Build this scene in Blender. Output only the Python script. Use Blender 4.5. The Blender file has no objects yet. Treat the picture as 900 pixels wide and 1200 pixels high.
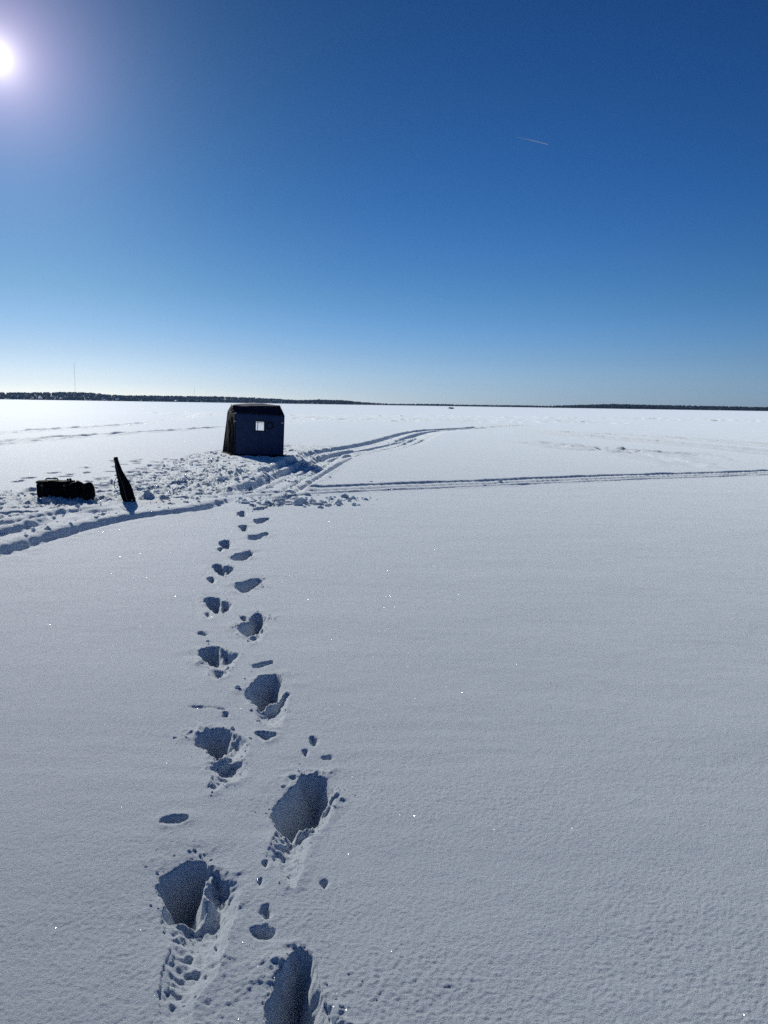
import bpy, bmesh, math, random
import numpy as np
from mathutils import Vector, Matrix, noise as mnoise

random.seed(7)
rng = np.random.default_rng(11)
scene = bpy.context.scene
col = scene.collection
R = math.radians

# ------------------------------------------------------------------ camera
CAM_H = 1.6
PITCH, ROLL = R(8.04), R(0.88)
cam_data = bpy.data.cameras.new('camera')
cam_data.sensor_fit = 'VERTICAL'
cam_data.sensor_height = 24.0
cam_data.lens = 24.0 * 889.5 / 1200.0
cam_data.clip_start = 0.05
cam_data.clip_end = 60000.0
cam = bpy.data.objects.new('camera', cam_data)
col.objects.link(cam)
fw = Vector((0, math.cos(PITCH), -math.sin(PITCH)))
u0 = Vector((0, math.sin(PITCH), math.cos(PITCH)))
rt = math.cos(ROLL) * Vector((1, 0, 0)) + math.sin(ROLL) * u0
up = -math.sin(ROLL) * Vector((1, 0, 0)) + math.cos(ROLL) * u0
cam.matrix_world = Matrix(((rt.x, up.x, -fw.x, 0), (rt.y, up.y, -fw.y, 0), (rt.z, up.z, -fw.z, CAM_H), (0, 0, 0, 1)))
scene.camera = cam

# ------------------------------------------------------------------ light, sky, exposure
SUN_EL, SUN_AZ = R(20.5), R(-25.9)          # azimuth measured from +Y towards +X
SUN = Vector((math.sin(SUN_AZ) * math.cos(SUN_EL), math.cos(SUN_AZ) * math.cos(SUN_EL), math.sin(SUN_EL)))
ld = bpy.data.lights.new('sun', 'SUN')
ld.energy = 4.0
ld.angle = R(0.55)
ld.color = (1.0, 0.97, 0.90)
sun = bpy.data.objects.new('sun', ld)
col.objects.link(sun)
sun.rotation_euler = SUN.to_track_quat('Z', 'Y').to_euler()
sun.location = (0, 0, 50)

world = bpy.data.worlds.new('World')
scene.world = world
world.use_nodes = True
wn, wl = world.node_tree.nodes, world.node_tree.links
wn.clear()
out = wn.new('ShaderNodeOutputWorld')
bg = wn.new('ShaderNodeBackground'); bg.inputs['Strength'].default_value = SKY_STRENGTH = 0.062
sky = wn.new('ShaderNodeTexSky')
sky.sky_type = 'NISHITA'
sky.sun_disc = False
sky.sun_elevation = SUN_EL
sky.sun_rotation = SUN_AZ
sky.altitude = 300
sky.air_density = 1.0
sky.dust_density = 0.3
sky.ozone_density = 3.0
geo = wn.new('ShaderNodeTexCoord')
dot = wn.new('ShaderNodeVectorMath'); dot.operation = 'DOT_PRODUCT'
nrm = wn.new('ShaderNodeVectorMath'); nrm.operation = 'NORMALIZE'
wl.new(geo.outputs['Generated'], nrm.inputs[0]); wl.new(nrm.outputs[0], dot.inputs[0]); dot.inputs[1].default_value = SUN
ac = wn.new('ShaderNodeMath'); ac.operation = 'ARCCOSINE'; ac.use_clamp = False
cl = wn.new('ShaderNodeMath'); cl.operation = 'MINIMUM'; cl.inputs[1].default_value = 0.9999999
wl.new(dot.outputs['Value'], cl.inputs[0]); wl.new(cl.outputs[0], ac.inputs[0])
def wexp(theta0, amp, power=1.0):
    d = wn.new('ShaderNodeMath'); d.operation = 'DIVIDE'; wl.new(ac.outputs[0], d.inputs[0]); d.inputs[1].default_value = theta0
    p = wn.new('ShaderNodeMath'); p.operation = 'POWER'; wl.new(d.outputs[0], p.inputs[0]); p.inputs[1].default_value = power
    n = wn.new('ShaderNodeMath'); n.operation = 'MULTIPLY'; wl.new(p.outputs[0], n.inputs[0]); n.inputs[1].default_value = -1
    e = wn.new('ShaderNodeMath'); e.operation = 'EXPONENT'; wl.new(n.outputs[0], e.inputs[0])
    m = wn.new('ShaderNodeMath'); m.operation = 'MULTIPLY'; wl.new(e.outputs[0], m.inputs[0]); m.inputs[1].default_value = amp
    return m
def wadd(a, b):
    m = wn.new('ShaderNodeMix'); m.data_type = 'RGBA'; m.blend_type = 'ADD'; m.inputs['Factor'].default_value = 1.0
    wl.new(a, m.inputs['A']); wl.new(b, m.inputs['B']); return m.outputs['Result']
def wscale(color, fac):
    v = wn.new('ShaderNodeVectorMath'); v.operation = 'SCALE'; v.inputs[0].default_value = color
    wl.new(fac.outputs[0], v.inputs['Scale']); return v.outputs[0]
# the air brightens round the sun (aureole); amplitudes are divided by the background strength
# deep winter blue: contrast (gamma) on the Nishita sky, then its colour balance by height above the horizon
pre = wn.new('ShaderNodeVectorMath'); pre.operation = 'SCALE'; pre.inputs['Scale'].default_value = SKY_STRENGTH
wl.new(sky.outputs[0], pre.inputs[0])
gam = wn.new('ShaderNodeGamma'); gam.inputs['Gamma'].default_value = 1.5
wl.new(pre.outputs[0], gam.inputs[0])
sep = wn.new('ShaderNodeSeparateXYZ'); wl.new(nrm.outputs[0], sep.inputs[0])
ramp = wn.new('ShaderNodeValToRGB'); wl.new(sep.outputs['Z'], ramp.inputs['Fac'])
K = [(0.0, (.88, 1.40, 3.1)), (.03, (.94, 1.29, 2.45)), (.06, (.90, 1.20, 2.02)), (.134, (.70, 1.17, 1.66)), (.25, (.50, 1.11, 1.66)), (.44, (.40, 1.03, 1.54)), (1.0, (.42, .92, 1.28))]
el_ = ramp.color_ramp.elements
while len(el_) < len(K): el_.new(.5)
for e_, (p_, c_) in zip(el_, K):
    e_.position = p_; e_.color = (*[v / 3.2 for v in c_], 1)
rs = wn.new('ShaderNodeVectorMath'); rs.operation = 'SCALE'; rs.inputs['Scale'].default_value = 3.2 / SKY_STRENGTH
wl.new(ramp.outputs['Color'], rs.inputs[0])
tint = wn.new('ShaderNodeVectorMath'); tint.operation = 'MULTIPLY'
inv = wn.new('ShaderNodeMath'); inv.operation = 'SUBTRACT'; inv.inputs[0].default_value = 1.0; wl.new(wexp(R(31), .48, 1.8).outputs[0], inv.inputs[1])
dim = wn.new('ShaderNodeVectorMath'); dim.operation = 'SCALE'; wl.new(gam.outputs[0], dim.inputs[0]); wl.new(inv.outputs[0], dim.inputs['Scale'])
wl.new(dim.outputs[0], tint.inputs[0]); wl.new(rs.outputs[0], tint.inputs[1])
a = wadd(tint.outputs[0], wscale((1.0, 0.97, 0.92), wexp(R(0.62), 2.0 / SKY_STRENGTH, 1.0)))
a = wadd(a, wscale((1.0, 0.72, 0.90), wexp(R(3.1), 0.60 / SKY_STRENGTH, 1.1)))
a = wadd(a, wscale((0.7, 0.25, 0.6), wexp(R(6.5), 0.07 / SKY_STRENGTH, 1.2)))
wl.new(a, bg.inputs['Color'])
wl.new(bg.outputs[0], out.inputs['Surface'])

scene.view_settings.view_transform = 'Standard'
scene.view_settings.look = 'None'
scene.view_settings.exposure = 0.0
scene.view_settings.gamma = 1.0
scene.cycles.use_denoising = False
scene.cycles.max_bounces = 8
scene.cycles.diffuse_bounces = 2
scene.cycles.volume_bounces = 0
scene.cycles.sample_clamp_indirect = 4.0
scene.cycles.volume_step_rate = 4.0

# ------------------------------------------------------------------ surveyed snow features (metres on the ice)
HOLES=[
 (0.24,[(-0.23, 2.017), (-0.188, 1.994), (-0.175, 1.941), (-0.174, 1.897), (-0.147, 1.837), (-0.123, 1.731), (-0.141, 1.643), (-0.239, 1.641), (-0.282, 1.728), (-0.29, 1.825), (-0.273, 1.901), (-0.256, 1.972)]),
 (0.26,[(-0.645, 2.462), (-0.588, 2.449), (-0.568, 2.372), (-0.57, 2.295), (-0.55, 2.198), (-0.557, 2.131), (-0.612, 2.157), (-0.65, 2.152), (-0.689, 2.249), (-0.731, 2.318), (-0.712, 2.402)]),
 (0.24,[(-0.325, 3.08), (-0.252, 3.098), (-0.205, 3.003), (-0.197, 2.885), (-0.218, 2.8), (-0.222, 2.738), (-0.295, 2.677), (-0.313, 2.614), (-0.366, 2.652), (-0.412, 2.751), (-0.407, 2.879), (-0.352, 2.998)]),
 (0.22,[(-0.882, 3.477), (-0.828, 3.567), (-0.749, 3.53), (-0.711, 3.446), (-0.695, 3.329), (-0.739, 3.225), (-0.813, 3.325), (-0.87, 3.394)]),
 (0.22,[(-0.686, 4.271), (-0.625, 4.302), (-0.567, 4.207), (-0.545, 4.038), (-0.556, 3.951), (-0.608, 3.866), (-0.633, 3.797), (-0.685, 3.887), (-0.747, 3.98), (-0.727, 4.134)]),
 (0.22,[(-1.18, 4.695), (-1.143, 4.818), (-1.063, 4.787), (-1.016, 4.669), (-0.989, 4.494), (-1.017, 4.431), (-1.095, 4.52), (-1.159, 4.63)]),
 (0.22,[(-1.041, 5.246), (-0.988, 5.355), (-0.97, 5.581), (-0.896, 5.562), (-0.859, 5.405), (-0.856, 5.235), (-0.895, 5.072), (-0.944, 5.05)]),
 (0.22,[(-1.441, 5.928), (-1.431, 6.064), (-1.335, 6.042), (-1.28, 5.911), (-1.253, 5.722), (-1.289, 5.646), (-1.396, 5.826)]),
 (0.22,[(-1.302, 6.531), (-1.222, 6.65), (-1.171, 6.754), (-1.089, 6.726), (-1.088, 6.529), (-1.124, 6.372), (-1.172, 6.235), (-1.251, 6.364)]),
 (0.22,[(-1.672, 7.247), (-1.632, 7.349), (-1.529, 7.219), (-1.474, 7.015), (-1.492, 6.87), (-1.585, 7.007)]),
 (0.2,[(-1.574, 7.711), (-1.507, 7.874), (-1.434, 8.019), (-1.365, 7.885), (-1.38, 7.617), (-1.434, 7.486), (-1.527, 7.563)]),
 (0.2,[(-1.88, 8.486), (-1.817, 8.599), (-1.732, 8.498), (-1.675, 8.12), (-1.739, 8.115)]),
 (0.2,[(-1.615, 8.957), (-1.519, 9.025), (-1.408, 9.175), (-1.398, 8.976), (-1.487, 8.71), (-1.555, 8.649)]),
 (0.2,[(-1.886, 9.698), (-1.779, 9.778), (-1.691, 9.382), (-1.753, 9.281)]),
 (0.2,[(-1.777, 10.218), (-1.588, 10.392), (-1.565, 10.163), (-1.665, 9.896)]),
 (0.2,[(-2.128, 10.829), (-2.035, 10.97), (-1.931, 10.557), (-1.991, 10.43)]),
 (0.2,[(-1.955, 11.25), (-1.76, 11.44), (-1.782, 11.131), (-1.904, 11.029)]),
]
RAMPS=[
 (0.06,[(-0.65, 2.152), (-0.594, 2.027), (-0.591, 1.91), (-0.566, 1.814), (-0.54, 1.764), (-0.492, 1.751), (-0.499, 1.821), (-0.472, 1.881), (-0.457, 1.961), (-0.46, 2.065), (-0.453, 2.242), (-0.491, 2.351), (-0.568, 2.41), (-0.57, 2.295), (-0.55, 2.198)]),
 (0.06,[(-0.368, 2.669), (-0.386, 2.51), (-0.362, 2.449), (-0.284, 2.32), (-0.273, 2.452), (-0.255, 2.598), (-0.206, 2.745), (-0.184, 2.899), (-0.219, 2.819), (-0.295, 2.677)]),
 (0.05,[(-0.728, 3.492), (-0.67, 3.466), (-0.612, 3.376), (-0.617, 3.271), (-0.617, 3.188), (-0.647, 3.147), (-0.702, 3.177), (-0.741, 3.233)]),
 (0.042,[(-0.765, 3.12), (-0.717, 3.075), (-0.716, 2.959), (-0.672, 2.918), (-0.651, 2.989), (-0.579, 3.065), (-0.604, 3.221), (-0.739, 3.225)]),
 (0.07,[(-0.642, 3.796), (-0.612, 3.667), (-0.566, 3.597), (-0.507, 3.599), (-0.513, 3.801), (-0.518, 4.014), (-0.58, 3.891)]),
 (0.06,[(-1.032, 4.719), (-0.951, 4.672), (-0.914, 4.625), (-0.925, 4.435), (-0.948, 4.375), (-1.017, 4.431)]),
 (0.05,[(-1.031, 4.356), (-0.948, 4.375), (-0.916, 4.421), (-0.909, 4.262), (-0.978, 4.19)]),
 (0.05,[(-0.935, 5.031), (-0.886, 5.053), (-0.841, 5.256), (-0.819, 5.037), (-0.859, 4.867)]),
 (0.1,[(-1.292, 5.937), (-1.239, 5.913), (-1.19, 5.838), (-1.205, 5.592), (-1.253, 5.542), (-1.291, 5.658)]),
 (0.1,[(-1.537, 7.237), (-1.48, 7.203), (-1.424, 7.13), (-1.436, 6.91), (-1.47, 6.768), (-1.515, 6.904)]),
 (0.05,[(-0.149, 1.808), (-0.12, 1.814), (-0.092, 1.786), (-0.084, 1.732), (-0.129, 1.692), (-0.151, 1.744)]),
 (0.045,[(-0.835, 2.679), (-0.826, 2.727), (-0.748, 2.741), (-0.729, 2.706), (-0.785, 2.663)]),
 (0.05,[(-0.613, 3.497), (-0.597, 3.526), (-0.502, 3.5), (-0.513, 3.434), (-0.562, 3.414)]),
 (0.035,[(-0.343, 3.487), (-0.304, 3.469), (-0.292, 3.423), (-0.32, 3.377), (-0.341, 3.431)]),
 (0.03,[(-0.36, 3.34), (-0.331, 3.332), (-0.333, 3.272), (-0.357, 3.28)]),
 (0.03,[(-0.27, 3.266), (-0.225, 3.284), (-0.215, 3.259), (-0.253, 3.241)]),
 (0.02,[(-1.022, 3.827), (-0.91, 3.831), (-0.816, 3.812), (-0.813, 3.779), (-0.903, 3.803), (-1.007, 3.805)]),
 (0.035,[(-0.817, 3.756), (-0.795, 3.757), (-0.778, 3.714), (-0.81, 3.702)]),
 (0.035,[(-0.793, 4.457), (-0.686, 4.539), (-0.668, 4.493), (-0.76, 4.413)]),
 (0.03,[(-1.289, 5.091), (-1.251, 5.133), (-1.186, 5.057), (-1.217, 5.036)]),
 (0.03,[(-0.198, 2.344), (-0.17, 2.354), (-0.167, 2.309), (-0.183, 2.3)]),
 (0.03,[(-0.41, 2.453), (-0.388, 2.464), (-0.379, 2.424), (-0.396, 2.419)]),
 (0.03,[(-0.411, 2.348), (-0.391, 2.367), (-0.383, 2.322), (-0.399, 2.312)]),
 (0.03,[(-0.375, 2.219), (-0.346, 2.227), (-0.324, 2.183), (-0.351, 2.155), (-0.374, 2.178)]),
 (0.03,[(-0.392, 2.115), (-0.335, 2.132), (-0.304, 2.102), (-0.318, 2.076), (-0.364, 2.071)]),
 (0.1,[(-1.584, 6.692), (-1.546, 6.763), (-1.494, 6.632), (-1.503, 6.503)]),
 (0.08,[(-1.798, 8.086), (-1.753, 8.139), (-1.712, 7.904), (-1.757, 7.9)]),
 (0.08,[(-1.06, 5.507), (-1.001, 5.465), (-1.01, 5.375)]),
 (0.06,[(-1.34, 5.584), (-1.284, 5.54), (-1.271, 5.427), (-1.307, 5.47)]),
]
TRACKS=[
 ('edge',[(-4.258, 4.186), (-4.265, 5.684), (-4.082, 6.979), (-3.976, 7.726), (-3.91, 8.211), (-3.716, 9.323), (-3.454, 10.124), (-3.048, 10.731), (-2.737, 11.209), (-2.543, 11.918), (-2.188, 12.857)]),
 ('groove',[(-5.325, 6.164), (-4.744, 8.142), (-4.524, 8.815), (-4.386, 9.391), (-4.32, 10.268), (-4.103, 10.618), (-3.414, 11.133)]),
 ('groove',[(-6.139, 7.137), (-5.163, 8.876), (-4.826, 9.416), (-4.577, 10.321), (-4.263, 11.038), (-3.903, 11.861)]),
 ('sled_shallow',[(-2.565, 12.02), (-2.208, 12.976), (-1.556, 13.707), (-0.007, 14.64), (2.703, 16.021), (5.34, 17.584), (7.352, 18.681), (10.189, 20.15), (12.856, 21.599)]),
 ('sled',[(-2.208, 12.976), (-2.142, 14.642), (-2.002, 16.799), (-1.795, 19.973), (-1.549, 23.361), (-1.008, 26.331), (0.06, 29.036), (1.023, 34.152), (2.203, 43.192), (3.874, 50.564), (6.883, 56.774), (11.279, 63.724)]),
 ('sled',[(-2.335, 17.16), (-2.164, 20.488), (-1.968, 25.377), (-0.895, 29.367), (0.183, 34.7), (1.256, 42.187), (2.612, 49.143), (4.863, 54.734), (11.363, 65.874), (14.681, 69.77)]),
 ('groove',[(-1.364, 23.799), (-0.333, 26.752), (0.669, 31.785), (1.775, 38.996)]),
 ('groove',[(-3.423, 13.728), (-3.328, 15.632), (-3.242, 17.895), (-3.295, 19.402)]),
 ('old',[(-18.572, 32.403), (-18.113, 35.824), (-17.884, 43.854), (-17.239, 51.133), (-18.251, 64.167), (-21.254, 84.75), (-26.559, 112.447)]),
 ('old',[(-14.367, 25.025), (-13.869, 27.389), (-13.636, 31.651), (-13.016, 36.501), (-11.778, 41.855), (-10.571, 49.36), (-8.403, 64.511), (-6.986, 76.636), (-5.416, 93.878)]),
 ('faint',[(9.123, 52.474), (13.475, 44.843), (15.969, 40.92), (17.498, 34.801), (18.372, 30.982)]),
 ('faint',[(8.774, 49.489), (9.677, 45.149), (12.826, 37.097), (14.671, 29.134), (15.398, 25.923)]),
 ('faint',[(5.955, 35.749), (8.409, 30.134), (8.979, 23.777), (8.699, 21.117)]),
 ('faint',[(6.974, 32.964), (7.37, 30.45), (10.403, 27.595), (10.746, 24.148)]),
 ('rough',[(-29.888, 102.352), (-23.696, 110.786), (-14.052, 107.908), (-3.909, 110.427), (9.129, 119.914), (20.043, 121.208), (36.154, 122.203), (49.105, 120.533), (53.024, 110.983)]),
 ('rough',[(-11.481, 88.158), (-3.08, 87.125), (4.492, 83.251), (14.394, 86.94), (25.299, 88.776)]),
]
ZONES={
 'camp':[(-7.017, 12.13), (-6.522, 12.786), (-5.961, 12.986), (-5.318, 13.606), (-5.617, 15.276), (-5.429, 16.846), (-5.592, 19.799), (-5.51, 23.233), (-5.241, 25.49), (-4.194, 32.464), (-2.453, 33.027), (-2.122, 29.019), (-2.038, 19.926), (-1.828, 16.429), (-1.774, 13.954), (-1.304, 13.344), (-1.336, 12.385), (-1.597, 11.722), (-1.94, 11.392), (-2.609, 12.231), (-2.898, 11.876), (-3.246, 11.435), (-3.693, 10.834), (-4.008, 10.068), (-4.232, 8.901), (-4.484, 7.686)],
 'core':[(-5.098, 12.849), (-4.444, 14.013), (-3.916, 16.093), (-3.985, 18.74), (-2.364, 17.371), (-1.898, 13.937), (-2.057, 12.081), (-3.169, 11.16), (-3.928, 10.47), (-4.611, 8.987), (-5.485, 10.725)],
}

# ------------------------------------------------------------------ numpy noise
def _hash(ix, iy, seed):
    h = (ix.astype(np.int64) * 374761393 + iy.astype(np.int64) * 668265263 + seed * 974634777) & 0xFFFFFFFF
    h = ((h ^ (h >> 13)) * 1274126177) & 0xFFFFFFFF
    h = h ^ (h >> 16)
    return h
def gnoise(x, y, seed=0):
    """gradient noise, about -1..1"""
    ix = np.floor(x); iy = np.floor(y); fx = x - ix; fy = y - iy
    u = fx * fx * fx * (fx * (fx * 6 - 15) + 10); v = fy * fy * fy * (fy * (fy * 6 - 15) + 10)
    def g(ox, oy):
        a = _hash(ix + ox, iy + oy, seed).astype(np.float64) * (2 * math.pi / 4294967296.0)
        return np.cos(a) * (fx - ox) + np.sin(a) * (fy - oy)
    n0 = g(0, 0) * (1 - u) + g(1, 0) * u; n1 = g(0, 1) * (1 - u) + g(1, 1) * u
    return (n0 * (1 - v) + n1 * v) * 1.5
def fbm(x, y, seed=0, octv=3, gain=.5):
    s = 0; a = 1.0; t = 0
    for o in range(octv):
        s = s + a * gnoise(x * 2**o + o * 17.3, y * 2**o - o * 9.1, seed + o); t += a; a *= gain
    return s / t
def sstep(a, b, x):
    t = np.clip((x - a) / (b - a), 0, 1); return t * t * (3 - 2 * t)
def smin(a, b, k):
    h = np.clip(.5 + .5 * (b - a) / k, 0, 1); return (b * (1 - h) + a * h - k * h * (1 - h)) * np.where((a < 0) & (b < 0), 1, 0) + np.minimum(a, b) * np.where((a < 0) & (b < 0), 0, 1)
def sdpoly(px, py, poly):
    n = len(poly); d = np.full(px.shape, 1e9); inside = np.zeros(px.shape, bool)
    for i in range(n):
        ax, ay = poly[i]; bx, by = poly[(i + 1) % n]
        ex, ey = bx - ax, by - ay; wx, wy = px - ax, py - ay
        t = np.clip((wx * ex + wy * ey) / (ex * ex + ey * ey + 1e-12), 0, 1)
        d = np.minimum(d, np.hypot(wx - ex * t, wy - ey * t))
        c = ((ay > py) != (by > py)) & (px < (bx - ax) * (py - ay) / (by - ay + 1e-12) + ax)
        inside ^= c
    return np.where(inside, -d, d)
def smooth_line(pts, k=6):
    """Catmull-Rom through the points"""
    P = [np.array(p, float) for p in pts]; P = [2 * P[0] - P[1]] + P + [2 * P[-1] - P[-2]]; o = []
    for i in range(1, len(P) - 2):
        for j in range(k):
            t = j / k
            o.append(.5 * ((2 * P[i]) + (-P[i-1] + P[i+1]) * t + (2*P[i-1] - 5*P[i] + 4*P[i+1] - P[i+2]) * t*t + (-P[i-1] + 3*P[i] - 3*P[i+1] + P[i+2]) * t**3))
    o.append(P[-2]); return np.array(o)
def sdline(px, py, L):
    """lateral signed distance and arc length along a polyline"""
    best = np.full(px.shape, 1e9); sg = np.zeros(px.shape); al = np.zeros(px.shape); s0 = 0.0
    for i in range(len(L) - 1):
        ax, ay = L[i]; bx, by = L[i+1]; ex, ey = bx - ax, by - ay; ll = math.hypot(ex, ey)
        if ll < 1e-6: continue
        wx, wy = px - ax, py - ay
        t = np.clip((wx * ex + wy * ey) / (ll * ll), 0, 1)
        d = np.hypot(wx - ex * t, wy - ey * t); m = d < best
        best = np.where(m, d, best); sg = np.where(m, np.sign(ex * wy - ey * wx) * d, sg); al = np.where(m, s0 + t * ll, al)
        s0 += ll
    return sg, al

def round_poly(p):
    P = [np.array(q, float) for q in p]; n = len(P); o = []
    for i in range(n):
        a, b, c, d = P[i - 1], P[i], P[(i + 1) % n], P[(i + 2) % n]
        for t in (0, .5): o.append(tuple(.5 * ((2 * b) + (-a + c) * t + (2*a - 5*b + 4*c - d) * t*t + (-a + 3*b - 3*c + d) * t**3)))
    return o
HOLES = [(d, round_poly(p)) for d, p in HOLES]
RAMPS = [(d, round_poly(p)) for d, p in RAMPS]
# boot prints in the trampled snow round the camp
BOOTS = []
_bp = ZONES['camp']
xs = [p[0] for p in _bp]; ys = [p[1] for p in _bp]
_keep = [smooth_line(TRACKS[i][1], 3) for i in (0, 1, 2, 3, 4)]
while len(BOOTS) < 760:
    x = rng.uniform(max(min(xs), -14), max(xs)); y = rng.uniform(min(ys), max(ys))
    if sdpoly(np.array([x]), np.array([y]), _bp)[0] < 0.3 and min(abs(sdline(np.array([x]), np.array([y]), L_)[0][0]) for L_ in _keep) > .38:
        BOOTS.append((x, y, rng.uniform(0, math.pi), rng.uniform(.13, .19), rng.uniform(.05, .08), rng.uniform(.04, .09)))
# prints scattered at the rim of the camp, towards the tent
for x, y in rng.uniform((-7.2, 13.0), (-4.6, 21.0), (46, 2)):
    BOOTS.append((x, y, rng.uniform(0, math.pi), .17, .075, .08))

def height(x, y, cell):
    """snow height at world x, y; detail finer than the local cell size is left out"""
    r = np.hypot(x, y); z = np.zeros(x.shape)
    def fade(lam): return np.clip((lam / (cell * 2.2)) - .6, 0, 1)
    z += .05 * gnoise(x / 31, y / 23, 1) * fade(23) + .09 * gnoise(x / 90, y / 70, 2) * fade(70)
    z += .026 * fbm(x / 6.5, y / 4.2, 3, 2) * fade(3)
    z += .009 * fbm(x / 1.3, y / .75, 5, 2) * fade(.5)
    # wind-drifted patches farther out
    w = fbm(x / 9.0, y / 3.2, 8, 3)
    z += .10 * np.clip(w - .12, 0, 1) * sstep(25, 60, r) * fade(3)
    base_dent = np.zeros(x.shape)
    m = r < 45
    X, Y = x[m], y[m]; c = cell[m] if hasattr(cell, 'shape') else cell
    def f2(lam): return np.clip((lam / (c * 2.2)) - .5, 0, 1)
    gmod = np.clip(.95 + .75 * fbm(X / .9, Y / .55, 17, 2), .45, 1.4)
    g = .0024 * gnoise(X / .55, Y / .11, 18) * np.clip(fbm(X / 1.7, Y / 1.3, 19, 2) * 2, 0, 1) * f2(.10) + .0008 * gnoise(X / .085, Y / .06, 11) * f2(.06) + gmod * .0008 * gnoise(X / .030, Y / .020, 12) * f2(.03) \
        + gmod * .0019 * gnoise(X / .016, Y / .011, 13) * f2(.015) + .0012 * gnoise(X / .24, Y / .12, 14)
    Z = z[m] + g
    n6 = gnoise(X / .07, Y / .07, 21); n2 = gnoise(X / .024, Y / .024, 22); n15 = gnoise(X / .16, Y / .16, 23)
    bil = 1 - np.abs(gnoise(X / .05, Y / .05, 24)) * 2.2; bil2 = 1 - np.abs(gnoise(X / .10, Y / .09, 25)) * 2.2
    dent = np.zeros(X.shape); lift = np.zeros(X.shape); sag = np.zeros(X.shape)
    for depth, poly in RAMPS:
        px = np.array([p[0] for p in poly]); py = np.array([p[1] for p in poly])
        q = (X > px.min() - .25) & (X < px.max() + .25) & (Y > py.min() - .25) & (Y < py.max() + .25)
        if not q.any(): continue
        a, b = X[q], Y[q]
        big = depth > .04
        s = sdpoly(a, b, poly) + .006 * n6[q] + .004 * n2[q] - (.012 if depth > .055 else 0)
        dd_ = depth * (.3 + .85 * np.clip((b - py.min()) / (py.max() - py.min()), 0, 1)**1.5) if big and depth < .12 else depth
        k = sstep(.006, -.07 if depth > .04 else -.03, s)
        rip = .004 * gnoise(a / .13, (b + .35 * a) / .026, 31) + .003 * gnoise(a / .07, (b - .2 * a) / .02, 32) + .005 * gnoise((a + .12 * b) / .022, b / .16, 34) + .002 * n6[q] + .003 * n2[q]
        dent[q] = np.minimum(dent[q], -dd_ * k + (rip * sstep(0, .5, k) if depth > .04 else .3 * rip * k))
        if depth > .04:
            lift[q] = np.maximum(lift[q], .005 * np.exp(-(s / .03)**2) * (1 + n6[q]) * (s > 0))
    for depth, poly in HOLES:
        px = np.array([p[0] for p in poly]); py = np.array([p[1] for p in poly])
        e = .36
        q = (X > px.min() - e) & (X < px.max() + e) & (Y > py.min() - e) & (Y < py.max() + e)
        if not q.any(): continue
        a, b = X[q], Y[q]
        s0 = sdpoly(a, b, poly); soft = sstep(-.04, 0, s0)
        s = s0 + (.011 * n6[q] + .006 * n2[q]) * soft + .008 * n15[q]
        s = s - .006; k = sstep(.008, -.08, s)
        fl = .018 * n15[q] + .007 * n6[q] + .003 * n2[q]
        dent[q] = smin(dent[q], (-depth * .74 + fl) * k, .03)
        # pushed-up, broken rim and loose crumbs around it
        near = np.exp(-(np.clip(s, 0, 1) / .085)**2) * (s > -.01)
        patch = np.clip(gnoise(a / .2 + 3, b / .2, 33) * 1.3 + .25, 0, 1)
        lift[q] = np.maximum(lift[q], near * patch * (.012 * np.clip(bil[q], 0, 1) + .010 * np.clip(bil2[q], 0, 1) + .004))
        z_s = np.exp(-(np.clip(s, 0, 1) / .11)**2) * -.006
        sag[q] += z_s * (s > 0)
    # tracks within the near field
    Z += dent + lift * (dent > -.03) + sag
    z[m] = Z
    # tracks, whole range
    for kind, pts in TRACKS:
        L = smooth_line(pts)
        pad = 18 if kind == 'rough' else 3
        q = (x > L[:, 0].min() - pad) & (x < L[:, 0].max() + pad) & (y > L[:, 1].min() - pad) & (y < L[:, 1].max() + pad)
        if not q.any(): continue
        a, b = x[q], y[q]; cq = cell[q] if hasattr(cell, 'shape') else cell
        t, s = sdline(a, b, L)
        t = t + .04 * gnoise(s / 1.7, t * .3, 41)
        tot = s.max(); ends = sstep(0, 1.5, s) * sstep(tot, tot - 1.5, s)
        nn = gnoise(a / .13, b / .13, 42); rr = fbm(a / .6, b / .6, 43, 2)
        at = np.abs(t)
        if kind == 'sled':
            h = -.045 * sstep(.70, .56, at) - .045 * np.exp(-((at - .47) / .07)**2) - .03 * np.exp(-((at - .20) / .05)**2) \
                + .004 * np.sin(s * 2 * math.pi / .16) * sstep(.24, .2, at) + .018 * np.exp(-((at - .76) / .08)**2) * (1 + .4 * rr) \
                + .006 * nn * sstep(.9, .6, at)
            h = h * 1.55
        elif kind == 'sled_shallow':
            h = .014 * sstep(.8, .6, at) * rr * .6
            for c_, w_, d_ in ((.50, .10, .062), (.02, .13, .050), (-.48, .09, .055), (.27, .04, .02)):
                h = h - d_ * np.exp(-((t - c_ - .03 * gnoise(s / 2.3, c_ + 0 * s, 50)) / w_)**4) * (1 + .25 * gnoise(s / .9, c_ + 0 * s, 57))
            h = h + .016 * np.exp(-((t - .70) / .07)**2) * (1 + rr) + .012 * np.exp(-((t + .68) / .07)**2) * (1 + rr) + .006 * nn * sstep(.9, .6, at)
        elif kind == 'old':
            h = -.075 * np.exp(-((at - .45) / .16)**2) + .05 * np.exp(-((at - .75) / .2)**2) * (1 + rr) + .09 * gnoise(s / 1.3, t / .5, 48) * sstep(1.0, .5, at)
        elif kind == 'edge':
            h = -.075 * np.exp(-(t / .14)**4) + .022 * np.exp(-((t - .28) / .09)**2) * (1 + .5 * rr) + .006 * np.exp(-((t + .3) / .1)**2) + .012 * nn * np.exp(-(t / .4)**2)
        elif kind == 'groove':
            h = -.05 * np.exp(-(t / .12)**4) + .018 * np.exp(-((at - .24) / .10)**2) * (1 + rr) + .012 * nn * np.exp(-(t / .3)**2)
        elif kind == 'faint':
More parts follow.
